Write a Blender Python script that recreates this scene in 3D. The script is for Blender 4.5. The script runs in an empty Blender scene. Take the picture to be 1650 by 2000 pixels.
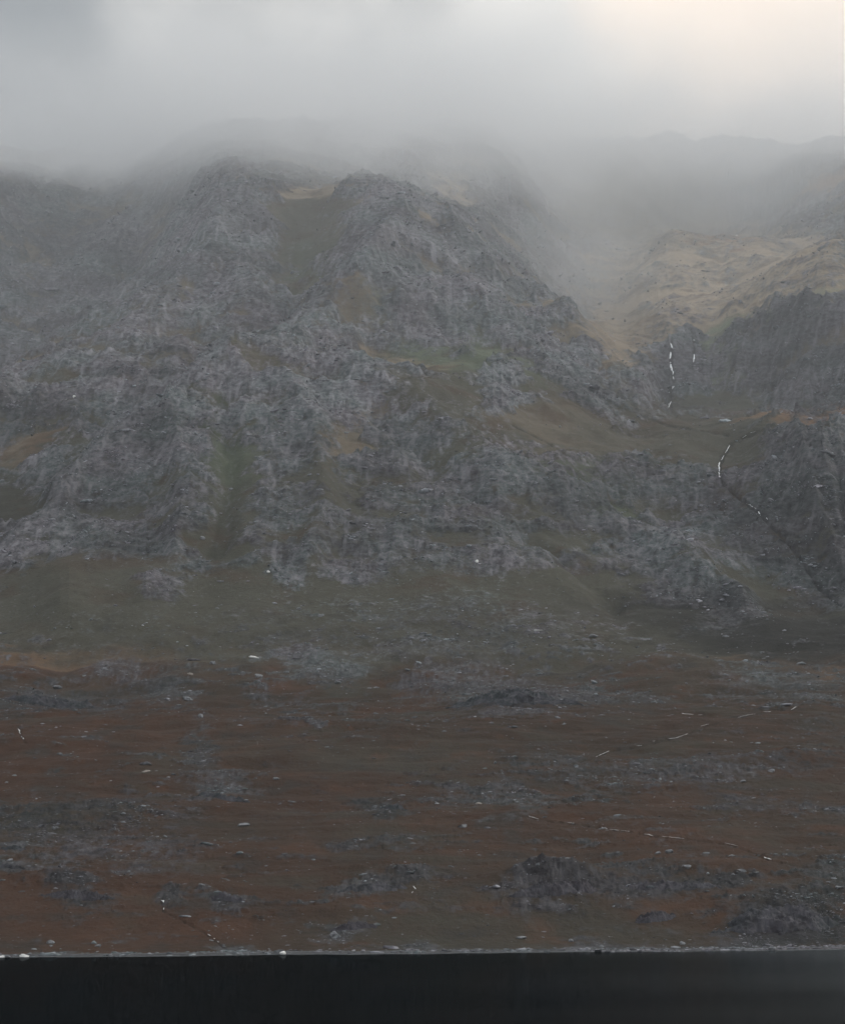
import bpy, math, random
import numpy as np
from mathutils import Vector

# ------------------------------------------------------------------ camera, sky, sun, exposure
sc = bpy.context.scene
sc.render.engine = 'CYCLES'
COL = sc.collection
H, PITCH, FPX = 25.0, math.radians(9.3), 1000 / math.tan(math.radians(14))
cam_d = bpy.data.cameras.new('camera')
cam = bpy.data.objects.new('camera', cam_d)
COL.objects.link(cam)
cam.location = (0, 0, H)
cam.rotation_euler = (math.radians(90) + PITCH, 0, 0)
cam_d.sensor_fit = 'VERTICAL'
cam_d.angle = math.radians(28)
cam_d.clip_start, cam_d.clip_end = 1.0, 60000
sc.camera = cam

SUN_EL, SUN_AZ = math.radians(34), math.radians(74)      # azimuth from +Y towards +X
SD = Vector((math.sin(SUN_AZ) * math.cos(SUN_EL), math.cos(SUN_AZ) * math.cos(SUN_EL), math.sin(SUN_EL)))
world = bpy.data.worlds.new('World')
sc.world = world
world.use_nodes = True
nt = world.node_tree
nt.nodes.clear()


class G:
    """small helper to write node graphs"""
    def __init__(s, tree): s.t = tree
    def n(s, kind, **kw):
        nd = s.t.nodes.new(kind)
        for k, v in kw.items():
            if k.startswith('i_'):
                nd.inputs[k[2:].replace('_', ' ')].default_value = v
            elif k.startswith('x_'):
                nd.inputs[int(k[2:])].default_value = v
            else:
                setattr(nd, k, v)
        return nd
    def l(s, a, b): s.t.links.new(a, b)
    def m(s, op, a, b=None, c=None, clamp=False):
        nd = s.t.nodes.new('ShaderNodeMath'); nd.operation = op; nd.use_clamp = clamp
        for i, v in enumerate((a, b, c)):
            if v is None: continue
            if isinstance(v, (int, float)): nd.inputs[i].default_value = v
            else: s.l(v, nd.inputs[i])
        return nd.outputs[0]
    def mix(s, f, a, b, kind='RGBA', blend='MIX'):
        nd = s.t.nodes.new('ShaderNodeMix'); nd.data_type = kind
        if kind == 'RGBA': nd.blend_type = blend
        ins = {'RGBA': (0, 6, 7), 'FLOAT': (0, 2, 3)}[kind]
        for i, v in zip(ins, (f, a, b)):
            if isinstance(v, (int, float)): nd.inputs[i].default_value = v
            elif isinstance(v, (tuple, list)): nd.inputs[i].default_value = tuple(v) + ((1,) if len(v) == 3 else ())
            else: s.l(v, nd.inputs[i])
        return nd.outputs[{'RGBA': 2, 'FLOAT': 0}[kind]]
    def noise(s, vec, scale, detail=4, rough=.55, dist=0, lac=2.0):
        nd = s.n('ShaderNodeTexNoise', i_Scale=scale, i_Detail=detail, i_Roughness=rough, i_Distortion=dist, i_Lacunarity=lac)
        if vec is not None: s.l(vec, nd.inputs['Vector'])
        return nd.outputs[0]
    def ramp(s, f, lo, hi):
        nd = s.n('ShaderNodeMapRange', interpolation_type='SMOOTHSTEP')
        nd.inputs['From Min'].default_value = lo; nd.inputs['From Max'].default_value = hi
        s.l(f, nd.inputs[0]); return nd.outputs[0]


g = G(nt)
tc = g.n('ShaderNodeTexCoord').outputs['Generated']
nrm = g.n('ShaderNodeVectorMath', operation='NORMALIZE'); g.l(tc, nrm.inputs[0]); dirv = nrm.outputs[0]
sky = g.n('ShaderNodeTexSky', sky_type='NISHITA', sun_disc=False, sun_elevation=SUN_EL, sun_rotation=SUN_AZ)
sky.dust_density = 4.0
dt = g.n('ShaderNodeVectorMath', operation='DOT_PRODUCT'); g.l(dirv, dt.inputs[0])
GLOW_EL, GLOW_AZ = math.radians(23), math.radians(13)
dt.inputs[1].default_value = (math.sin(GLOW_AZ) * math.cos(GLOW_EL), math.cos(GLOW_AZ) * math.cos(GLOW_EL), math.sin(GLOW_EL))
ang = g.m('ARCCOSINE', dt.outputs['Value'])
nz = g.noise(dirv, 7.0, 6, .55, .3)
nz2 = g.noise(dirv, 14.0, 5, .6, .6)
angn = g.m('ADD', ang, g.m('ADD', g.m('MULTIPLY', g.m('SUBTRACT', nz, .5), .34), g.m('MULTIPLY', g.m('SUBTRACT', nz2, .5), .06)))
glow = g.ramp(angn, math.radians(20.5), math.radians(12))
core = g.ramp(angn, math.radians(9.5), math.radians(2))
dsep = g.n('ShaderNodeSeparateXYZ'); g.l(dirv, dsep.inputs[0])
c0 = g.mix(g.m('MAXIMUM', g.ramp(dsep.outputs[2], .38, .75), g.ramp(dsep.outputs[1], .55, -.3)), (.205, .23, .25), (.88, .90, .92))
c1 = g.mix(glow, c0, (1.12, 1.08, 1.01))
c1 = g.mix(core, c1, (1.5, 1.27, 1.06))
mott = g.m('ADD', .80, g.m('ADD', g.m('MULTIPLY', nz2, .12), g.m('MULTIPLY', g.noise(dirv, 3.0, 3, .5), .28)))
mt = g.n('ShaderNodeVectorMath', operation='SCALE'); g.l(c1, mt.inputs[0]); g.l(mott, mt.inputs['Scale'])
skb = g.n('ShaderNodeVectorMath', operation='SCALE', i_Scale=.10); g.l(sky.outputs[0], skb.inputs[0])
wcol = g.mix(.93, skb.outputs[0], mt.outputs[0])
bg = g.n('ShaderNodeBackground', i_Strength=1.0); g.l(wcol, bg.inputs[0])
wo = g.n('ShaderNodeOutputWorld'); g.l(bg.outputs[0], wo.inputs[0])

sun_d = bpy.data.lights.new('sun', 'SUN')
sun_d.energy, sun_d.angle, sun_d.color = 1.5, math.radians(10), (1, .93, .85)
sun = bpy.data.objects.new('sun', sun_d)
COL.objects.link(sun)
sun.rotation_euler = SD.to_track_quat('Z', 'Y').to_euler()

vs = sc.view_settings
vs.view_transform, vs.look, vs.exposure, vs.gamma, vs.use_curve_mapping = 'Standard', 'None', 0.0, 1.0, False
cy = sc.cycles
cy.max_bounces, cy.diffuse_bounces, cy.glossy_bounces, cy.volume_bounces, cy.transparent_max_bounces = 8, 2, 2, 6, 8
cy.volume_max_steps = 256
cy.volume_step_rate = 1.0
cy.use_adaptive_sampling, cy.adaptive_threshold, cy.adaptive_min_samples = True, .03, 20
cy.sample_clamp_indirect = 4.0
cy.caustics_reflective = cy.caustics_refractive = False

# ------------------------------------------------------------------ noise and projection helpers
_rs = np.random.RandomState(7)
_P = _rs.permutation(1024); _P = np.concatenate([_P, _P])
_A = _rs.rand(1024) * 2 * np.pi
_GX, _GY = np.cos(_A), np.sin(_A)


def perlin(x, y, seed=0):
    x = np.asarray(x, float) + seed * 37.31; y = np.asarray(y, float) + seed * 17.77
    xi = np.floor(x).astype(int); yi = np.floor(y).astype(int)
    xf = x - xi; yf = y - yi
    u = xf * xf * xf * (xf * (xf * 6 - 15) + 10); v = yf * yf * yf * (yf * (yf * 6 - 15) + 10)
    def gr(ix, iy, dx, dy):
        h = _P[_P[ix & 1023] + (iy & 1023)]
        return _GX[h] * dx + _GY[h] * dy
    a = gr(xi, yi, xf, yf); b = gr(xi + 1, yi, xf - 1, yf)
    c = gr(xi, yi + 1, xf, yf - 1); d = gr(xi + 1, yi + 1, xf - 1, yf - 1)
    return ((a + u * (b - a)) + v * ((c + u * (d - c)) - (a + u * (b - a)))) * 1.5


def fbm(x, y, octv=4, seed=0, gain=.5):
    s = 0; a = 1; t = 0
    for o in range(octv):
        s = s + a * perlin(x * 2 ** o, y * 2 ** o, seed + o * 3); t += a; a *= gain
    return s / t


def ridged(x, y, octv=4, seed=0, gain=.5):
    s = 0; a = 1; t = 0
    for o in range(octv):
        s = s + a * (1 - 2 * np.abs(perlin(x * 2 ** o, y * 2 ** o, seed + o * 3))); t += a; a *= gain
    return s / t


def sst(x, lo, hi):
    t = np.clip((x - lo) / (hi - lo), 0, 1); return t * t * (3 - 2 * t)


CP, SP = math.cos(PITCH), math.sin(PITCH)


def ray(px, py):                       # (X/Y, (Z-H)/Y) seen at a point of the 1650 x 2000 photograph
    xc, yc = (px - 825) / FPX, (1000 - py) / FPX
    k = CP - yc * SP
    return xc / k, (SP + yc * CP) / k


def to_px(X, Y, Z):
    dz = Z - H
    d = Y * CP + dz * SP
    return 825 + FPX * X / d, 1000 - FPX * (dz * CP - Y * SP) / d


# ------------------------------------------------------------------ the mountain's large form: landmarks (photo column, photo row, metres away)
LM = {
    -300: [(1725, 600), (1554, 800), (1397, 1100), (1270, 1500), (1120, 1650), (900, 1850), (740, 2100), (560, 2500), (330, 2900), (300, 3500)],
    0: [(1725, 600), (1554, 800), (1397, 1090), (1275, 1500), (1185, 1600), (1150, 1640), (1030, 1800), (880, 1960), (790, 2060), (730, 2300), (560, 2650), (400, 2850), (335, 3350), (312, 3600)],
    130: [(1725, 600), (1554, 800), (1397, 1090), (1272, 1500), (1150, 1580), (1098, 1680), (1010, 1800), (860, 1950), (760, 2080), (700, 2250), (600, 2600), (480, 2850), (380, 3050), (345, 3350), (318, 3600)],
    280: [(1725, 600), (1554, 800), (1397, 1095), (1270, 1500), (1150, 1580), (1085, 1680), (960, 1810), (830, 1950), (720, 2100), (640, 2250), (560, 2560), (450, 2800), (350, 3000), (335, 3350), (312, 3600)],
    430: [(1725, 600), (1554, 800), (1397, 1100), (1270, 1500), (1090, 1650), (900, 1810), (760, 1990), (700, 2120), (640, 2240), (560, 2330), (440, 2480), (355, 2680), (285, 2900), (262, 3300)],
    580: [(1725, 600), (1554, 800), (1397, 1100), (1270, 1500), (1100, 1640), (900, 1820), (740, 2000), (690, 2110), (620, 2250), (540, 2420), (440, 2560), (365, 2720), (288, 2950), (262, 3350)],
    720: [(1725, 600), (1554, 800), (1397, 1100), (1270, 1500), (1100, 1640), (900, 1830), (760, 2000), (712, 2150), (640, 2200), (540, 2300), (440, 2480), (378, 2720), (292, 3000), (265, 3400)],
    850: [(1725, 600), (1554, 800), (1397, 1100), (1270, 1500), (1100, 1640), (900, 1830), (760, 2000), (700, 2110), (620, 2240), (520, 2360), (445, 2500), (395, 2780), (300, 3080), (268, 3450)],
    980: [(1725, 600), (1554, 800), (1397, 1100), (1270, 1500), (1100, 1650), (920, 1830), (790, 2000), (720, 2130), (620, 2290), (535, 2450), (490, 2700), (360, 3000), (285, 3300)],
    1110: [(1725, 600), (1554, 800), (1397, 1100), (1270, 1500), (1120, 1650), (960, 1830), (850, 2000), (750, 2150), (640, 2360), (630, 2650), (540, 2950), (420, 3250), (290, 3650)],
    1220: [(1725, 600), (1554, 800), (1397, 1100), (1270, 1500), (1150, 1650), (1000, 1820), (870, 2000), (790, 2160), (740, 2300), (660, 2650), (560, 2950), (470, 3200), (330, 3550), (280, 3700)],
    1310: [(1725, 600), (1554, 800), (1397, 1100), (1270, 1500), (1190, 1600), (1010, 1820), (880, 2000), (825, 2200), (795, 2350), (735, 2385), (672, 2430), (620, 2600), (540, 2850), (472, 3050), (480, 3200), (400, 3550), (278, 3750)],
    1400: [(1725, 600), (1554, 800), (1397, 1100), (1270, 1500), (1210, 1580), (1080, 1730), (950, 1900), (850, 2080), (822, 2250), (790, 2350), (700, 2430), (620, 2560), (540, 2850), (476, 3050), (485, 3200), (400, 3550), (278, 3750)],
    1500: [(1725, 600), (1554, 800), (1397, 1100), (1270, 1500), (1210, 1570), (1130, 1680), (1010, 1780), (930, 1850), (848, 1980), (830, 2220), (790, 2300), (640, 2370), (560, 2700), (485, 3000), (490, 3150), (400, 3500), (285, 3750)],
    1610: [(1725, 600), (1554, 800), (1397, 1100), (1270, 1500), (1230, 1550), (1170, 1640), (1010, 1730), (880, 1800), (855, 1950), (825, 2150), (790, 2230), (620, 2310), (500, 2700), (470, 3000), (380, 3300), (292, 3700)],
    1950: [(1725, 600), (1554, 800), (1397, 1100), (1270, 1500), (1150, 1640), (860, 1790), (800, 2050), (600, 2250), (450, 2700), (300, 3600)],
}
pts = []
for px, col in LM.items():
    for py, Yd in col:
        a, e = ray(px, py)
        pts.append((a, math.log(Yd), e))
    a = ray(px, 1000)[0]
    pts.append((a, math.log(500), -H / 500 + .0004))
    for Yf, ef in ((4200, .27), (5000, .18), (7500, .06)):
        pts.append((a, math.log(Yf), ef))
pts = np.array(pts)
AS = 4.2


def _U(r2): return np.where(r2 > 1e-12, r2 * np.log(r2 + 1e-12), 0)


N = len(pts)
cx_, cy_ = pts[:, 0] * AS, pts[:, 1]
K = _U((cx_[:, None] - cx_) ** 2 + (cy_[:, None] - cy_) ** 2) + np.eye(N) * 2e-4
Pm = np.c_[np.ones(N), cx_, cy_]
W = np.linalg.solve(np.block([[K, Pm], [Pm.T, np.zeros((3, 3))]]), np.r_[pts[:, 2], 0, 0, 0])


def tps(a, s):
    a = np.clip(a, -.29, .29) * AS
    out = W[N] + W[N + 1] * a + W[N + 2] * s
    for i in range(N):
        out = out + W[i] * _U((a - cx_[i]) ** 2 + (s - cy_[i]) ** 2)
    return out


# grid: fine inside the view, coarse to the sides
av = np.concatenate([-np.geomspace(.9, .27, 30)[:-1], -np.linspace(.27, .215, 60)[:-1], np.linspace(-.215, .215, 1000),
                     np.linspace(.215, .27, 60)[1:], np.geomspace(.27, .9, 30)[1:]])
# rows: equal steps on the picture where the slope is gentle, more on the steep ground
sv = np.concatenate([np.linspace(math.log(440), math.log(505), 30)[:-1], np.linspace(math.log(505), math.log(1500), 500)[:-1],
                     np.linspace(math.log(1500), math.log(3300), 1150)[:-1], np.linspace(math.log(3300), math.log(6800), 190)])
# large form on a coarse lattice, then bicubic-ish upsample by linear interpolation of a dense enough lattice
ca, cs = np.linspace(-.29, .29, 140), np.linspace(sv[0], sv[-1], 260)
CA, CS = np.meshgrid(ca, cs)
CE = tps(CA, CS)


def coarse(a, s):
    fa = np.clip((a - ca[0]) / (ca[1] - ca[0]), 0, len(ca) - 1.001); fs = np.clip((s - cs[0]) / (cs[1] - cs[0]), 0, len(cs) - 1.001)
    ia, is_ = fa.astype(int), fs.astype(int); fa -= ia; fs -= is_
    fa = fa * fa * (3 - 2 * fa) * .35 + fa * .65
    return (CE[is_, ia] * (1 - fa) + CE[is_, ia + 1] * fa) * (1 - fs) + (CE[is_ + 1, ia] * (1 - fa) + CE[is_ + 1, ia + 1] * fa) * fs


Agr, Sgr = np.meshgrid(av, sv)
Y = np.exp(Sgr); X = Agr * Y
Z0 = H + coarse(Agr, Sgr) * Y
PX, PY = to_px(X, Y, Z0)

# ------------------------------------------------------------------ what grows where, plus some painted warm light: soft patches on the hillside
qx_, qy_ = X / 60 * (1000 / Y) ** .5, (Z0 / 26 + Y / 160)
wx = PX + 95 * fbm(qx_, qy_, 6, 11, .62); wy = PY + 48 * fbm(qx_, qy_, 6, 12, .62)


def blob(px, py, rx, ry, ang=0, soft=.55):
    c, s = math.cos(math.radians(ang)), math.sin(math.radians(ang))
    dx, dy = wx - px, wy - py
    u = (dx * c + dy * s) / rx; v = (-dx * s + dy * c) / ry
    return 1 - sst(np.sqrt(u * u + v * v), 1 - soft, 1 + soft)


def srgb(r, g_, b): return np.array([((c / 255) / 12.92 if c < 10 else (((c / 255) + .055) / 1.055) ** 2.4) for c in (r, g_, b)])


BROWN, RUST, OLIVE, GREEN, TAN, DARK, ORANGE = (np.array(c) for c in (
    (.034, .0215, .0135), (.050, .0245, .0140), (.064, .062, .047), (.100, .118, .080), (.25, .20, .145), (.026, .026, .023), (.20, .12, .07)))
veg_and_light = np.zeros(X.shape + (3,)) + BROWN
def paint(m, c):
    global veg_and_light
    m = np.clip(m, 0, 1)[..., None]; veg_and_light = veg_and_light * (1 - m) + c * m
paint(sst(-wy, -1400, -1180), OLIVE)
paint(sst(-wy, -900, -560) * .5, TAN * .8)
nb = fbm(X / 90, Y / 170, 4, 21)
paint(sst(nb, .05, .4) * sst(wy, 1240, 1330) * .75, RUST)
paint(sst(-nb, .12, .45) * sst(wy, 1200, 1330) * .55, OLIVE * .8)
for args, c, st in [
    ((150, 1430, 420, 55), RUST, .6), ((120, 1300, 380, 35), RUST, .8), ((60, 1278, 300, 13), ORANGE * .8, .7), ((70, 1500, 330, 80), RUST * .75, .7),
    ((150, 1120, 220, 26, -8), RUST, .5), ((120, 1190, 300, 70), OLIVE, .9), ((600, 1230, 500, 70), OLIVE, .8), ((1300, 1230, 500, 60), OLIVE * .85, .8),
    ((1550, 1240, 220, 60, 10), OLIVE * .6, .9), ((430, 1740, 420, 70), RUST * .8, .7), ((1000, 1720, 500, 30), BROWN, .6),
    ((1000, 1800, 380, 50), OLIVE * .55, .7), ((200, 1670, 300, 16), RUST, .6), ((700, 1560, 500, 50), RUST * .75, .6), ((550, 1340, 40, 18), RUST * 1.2, .8),
    ((1250, 1440, 600, 70), BROWN * .85, .6), ((1600, 1500, 120, 30), RUST * .8, .7), ((1620, 1800, 100, 40), RUST, .5), ((1100, 1620, 260, 60), RUST * .8, .5),
    ((1560, 1288, 200, 14), ORANGE * .5, .7), ((1630, 1305, 60, 14), ORANGE * .6, .9),
    # green and tan grass on the mountain
    ((890, 690, 150, 58, 28), GREEN * 1.1, .97), ((950, 745, 190, 26, 12), GREEN * .9, .9), ((740, 728, 120, 16, 3), TAN, .8), ((640, 728, 40, 10, 0), ORANGE * .6, .8),
    ((445, 920, 50, 130), GREEN * .8, .85), ((440, 1000, 60, 80), OLIVE * .8, .8), ((690, 850, 50, 70, 20), TAN * .7, .75), ((1000, 830, 250, 55, 14), OLIVE, .75),
    ((1150, 860, 180, 40, 10), TAN * .75, .7), ((930, 895, 240, 22, 8), OLIVE * 1.1, .7), ((1110, 955, 110, 32, 6), GREEN * .75, .8), ((1215, 1018, 42, 14), GREEN * .8, .9),
    ((600, 500, 70, 90, 25), OLIVE * 1.2, .9), ((620, 560, 60, 40), GREEN * .7, .7), ((680, 590, 60, 24), TAN * .7, .7), ((590, 420, 160, 22, 6), TAN * 1.1, .8),
    ((180, 560, 60, 120, 30), OLIVE, .8), ((60, 715, 80, 13, -14), TAN * .75, .75), ((30, 880, 80, 22, -20), TAN * .75, .75), ((90, 870, 60, 14, -25), ORANGE * .5, .6),
    ((20, 1010, 50, 70), OLIVE * .6, .8), ((520, 1010, 80, 18), OLIVE, .7), ((880, 440, 45, 90, -20), TAN * 1.1, .9),
    # corrie, with warm light painted into the colour at upper right
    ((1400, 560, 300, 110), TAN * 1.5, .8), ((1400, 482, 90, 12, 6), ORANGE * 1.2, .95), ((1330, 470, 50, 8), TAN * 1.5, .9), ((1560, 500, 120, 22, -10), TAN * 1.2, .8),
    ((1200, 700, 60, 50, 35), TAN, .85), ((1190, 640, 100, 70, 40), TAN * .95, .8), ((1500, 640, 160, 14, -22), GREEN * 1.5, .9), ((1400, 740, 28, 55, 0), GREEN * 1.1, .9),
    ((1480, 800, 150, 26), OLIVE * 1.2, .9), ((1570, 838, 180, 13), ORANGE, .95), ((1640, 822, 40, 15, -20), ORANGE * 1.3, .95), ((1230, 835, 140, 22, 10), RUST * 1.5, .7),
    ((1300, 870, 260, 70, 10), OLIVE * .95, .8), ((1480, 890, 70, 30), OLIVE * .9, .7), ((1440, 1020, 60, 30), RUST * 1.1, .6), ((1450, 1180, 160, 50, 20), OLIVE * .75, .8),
    ((1480, 330, 80, 60), TAN * 1.7, .8), ((1630, 380, 60, 30), ORANGE * 1.2, .8), ((1270, 400, 160, 80), OLIVE * 1.5, .7),  # tan and orange here stand in for warm sunlight on the slope
]:
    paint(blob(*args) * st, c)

rock = .18 + .9 * sst(-wy, -1150, -1060) * (1 - .0 * wy)
rk = np.clip(rock, 0, .70)
far_ = sst(Y, 1450, 1650)
def setr(m, v):
    global rk
    rk = rk * (1 - m) + v * m
# moor: bands of stones
mb = fbm(X / 70 + 3, Y / 120, 4, 31)
setr(sst(mb, .05, .35) * sst(wy, 1180, 1300), .55)
for args, v in [
    ((120, 1190, 330, 80), .16), ((560, 1160, 120, 60), .2), ((600, 1230, 420, 55), .40), ((1300, 1240, 420, 50), .32), ((1560, 1240, 240, 60), .05),
    ((445, 930, 55, 130), .1), ((440, 1030, 60, 60), .15), ((880, 690, 160, 55, 28), .03), ((950, 750, 210, 28, 12), .1), ((720, 728, 130, 15, 3), .1),
    ((690, 850, 45, 65, 20), .2), ((1000, 845, 240, 50, 14), .3), ((1170, 870, 200, 40, 10), .2), ((1110, 955, 100, 30, 6), .15), ((1215, 1018, 40, 14), .05),
    ((600, 500, 65, 95, 25), .25), ((60, 716, 85, 14, -14), .2), ((50, 880, 90, 24, -22), .2), ((20, 1010, 55, 75), .08), ((880, 440, 45, 90, -20), .3),
    ((1420, 560, 300, 100), .42), ((1200, 680, 80, 90, 38), .3), ((1480, 803, 160, 24), .12), ((1570, 840, 190, 14), .03), ((1300, 880, 240, 60, 8), .18),
    ((1500, 636, 170, 14, -22), .1), ((1400, 745, 26, 55), .1), ((1480, 1190, 180, 50, 20), .1), ((150, 1460, 330, 90), .12), ((450, 1770, 250, 60), .08),
    ((1200, 1440, 500, 45), .12), ((900, 1810, 300, 35), .12), ((1250, 400, 180, 90), .35),
    # rocky ground
    ((980, 790, 40, 55, 25), .95), ((1330, 740, 70, 60, 20), .95), ((1560, 720, 130, 110), 1.0), ((1620, 1020, 130, 170), 1.0), ((1500, 1000, 60, 60), .85), ((330, 1100, 50, 70), .7),
    ((60, 1080, 90, 50, -25), .9), ((700, 1090, 60, 50), .7), ((570, 1110, 50, 45), .75), ((1330, 1130, 160, 70, 25), .8), ((900, 1230, 200, 60), .6), ((1000, 1355, 180, 38), .85),
    ((880, 1330, 70, 30), .7), ((600, 1290, 90, 14, 6), .8), ((660, 1310, 50, 28), .8), ((330, 1345, 60, 40), .75), ((90, 1370, 150, 30), .75), ((400, 1460, 30, 60), .7),
    ((430, 1540, 60, 30), .75), ((150, 1600, 200, 40), .7), ((1290, 1510, 240, 30), .7), ((1100, 1490, 120, 28), .6), ((1530, 1330, 130, 40), .75), ((768, 1572, 40, 14), .95),
    ((1100, 1732, 110, 30, -10), 1.0), ((1320, 1725, 130, 22), .75), ((1530, 1790, 130, 60, -15), .9), ((1200, 1700, 90, 10), .7), ((730, 1728, 110, 14, -8), .9), ((150, 1745, 90, 24, 8), .85),
    ((450, 1755, 45, 18, 20), .8), ((30, 1690, 60, 12), .9), ((20, 1655, 50, 9), .9), ((680, 1805, 60, 20, -12), .8), ((860, 1835, 80, 14), .75), ((450, 1840, 60, 14, 10), .8),
    ((1250, 1835, 140, 18), .7), ((360, 1765, 30, 20), .8), ((700, 1650, 100, 12), .7), ((1100, 1700, 60, 8), .7), ((420, 500, 100, 130, 15), .9), ((850, 560, 150, 130, 35), 1.0),
    ((1080, 720, 170, 40, 40), .95), ((550, 790, 180, 80), .8), ((250, 950, 170, 110, -10), .78), ((850, 990, 350, 90), .68),
]:
    setr(blob(*args, soft=.4 if args[1] < 1200 else .75), v if args[1] < 1200 else v * .84)
rk = rk - far_ * .62 * sst(fbm(X / 95, Z0 / 45 + Y / 170, 5, 46, .6), -.05, .35) * rk + .8 * (1 - far_) * sst(fbm(X / 22, Y / 14, 4, 47, .65), .04, .36) * (.45 + fbm(X / 90, Y / 110, 3, 48))
rk = np.clip(rk + .25 * fbm(X / 22, Z0 / 12 + Y / 45, 4, 41) * (.3 + rk), 0, 1)
paint(sst(rk, .3, .9) * .35, OLIVE * .8)

rtone = np.ones_like(X) + 1.0 * fbm(X / 120, Z0 / 55 + Y / 280, 5, 45, .6)
for args, v in [((250, 690, 120, 50, -25), 1.45), ((480, 770, 160, 50, -25), 1.6), ((620, 800, 140, 50, 8), 1.4), ((960, 790, 60, 50), 1.4), ((60, 780, 90, 30, -8), 1.4),
                ((1350, 1130, 130, 60, 30), 1.1), ((360, 510, 60, 90), 1.35), ((700, 800, 180, 25, 10), 1.4), ((560, 1060, 60, 50), 1.0), ((700, 1090, 60, 40), 1.0),
                ((1620, 1020, 140, 170), .62), ((1560, 730, 150, 110), .8), ((850, 1000, 300, 70), .85), ((1300, 1170, 200, 30, 15), .75), ((60, 470, 150, 110), .7), ((900, 590, 190, 60, 38), 1.1),
                ((230, 960, 160, 110), .95), ((1330, 750, 50, 60), .7), ((1540, 1800, 150, 50), .6), ((120, 1590, 200, 40), .7), ((100, 1370, 160, 30), .75)]:
    mm = blob(*args); rtone = rtone * (1 - mm) + rtone * v * mm

rtone = np.clip(rtone, .5, 1.25)
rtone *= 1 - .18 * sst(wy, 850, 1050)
mt1 = fbm(X / 22, Y / 26, 4, 49, .6); mt2 = fbm(X / 55, Y / 40, 4, 50, .6)
paint((1 - far_) * sst(mt1, .05, .4) * .6, DARK * .9)
paint((1 - far_) * sst(-mt1, .08, .4) * .55 * sst(wy, 1260, 1330), RUST * 1.25)
paint((1 - far_) * sst(mt2, .1, .4) * .5, OLIVE * .6)
paint(far_ * sst(fbm(X / 60, Z0 / 30 + Y / 120, 5, 56, .6), .05, .4) * .55, BROWN * 1.8)
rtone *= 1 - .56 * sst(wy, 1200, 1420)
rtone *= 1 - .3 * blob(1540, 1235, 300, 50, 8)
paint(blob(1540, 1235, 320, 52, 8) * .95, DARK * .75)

# ------------------------------------------------------------------ relief
far = sst(Y, 1450, 1650)
gx = np.gradient(Z0, axis=1) / (np.gradient(X, axis=1) + 1e-9)
gy = np.gradient(Z0, axis=0) / (np.gradient(Y, axis=0) + 1e-9)
asp = np.arctan2(-gx, gy)                 # 0 = falls towards the camera, + = falls to the right
Z = Z0.copy()
Z += far * 22 * ridged(X / 230, Y / 260, 4, 51) * sst(Y, 1500, 2100)
for (px, py, Yd, rx, ry, h) in [(620, 470, 2520, 110, 150, 26), (780, 450, 2500, 90, 140, 12), (540, 420, 2650, 110, 150, 16)]:
    Xc = ray(px, py)[0] * Yd
    Z += h * np.exp(-((X - Xc) / rx) ** 2 - ((Y - Yd) / ry) ** 2)
Z += far * 13 * fbm(X / 110, Y / 130, 4, 53)
# moor: low swells, longer across than deep, so that crests hide the hollows behind
low = (1 - far) * sst(Y, 520, 640)
Z += low * (4.5 * fbm(X / 120, Y / 75, 3, 54) + 2.2 * fbm(X / 45, Y / 26, 3, 55)) * (Y / 800)
for (px, py, Yd, rx, ry, h) in [(1090, 1738, 605, 16, 9, 5.2), (1540, 1800, 560, 26, 16, 6.5), (1330, 1722, 620, 22, 10, 2.5), (730, 1728, 618, 18, 8, 2.2), (130, 1745, 600, 16, 9, 2.6),
                                (768, 1572, 790, 6, 6, 2.0), (980, 1360, 1250, 40, 30, 6), (660, 1800, 560, 8, 6, 1.6), (120, 1600, 745, 34, 20, 4), (330, 1350, 1200, 22, 20, 4)]:
    a, e = ray(px, py); Xc = a * Yd
    r2 = ((X - Xc) / rx) ** 2 + ((Y - Yd) / ry) ** 2
    Z += h * np.exp(-r2) * (1 + .35 * fbm(X / 6, Y / 6, 3, 60))
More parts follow.
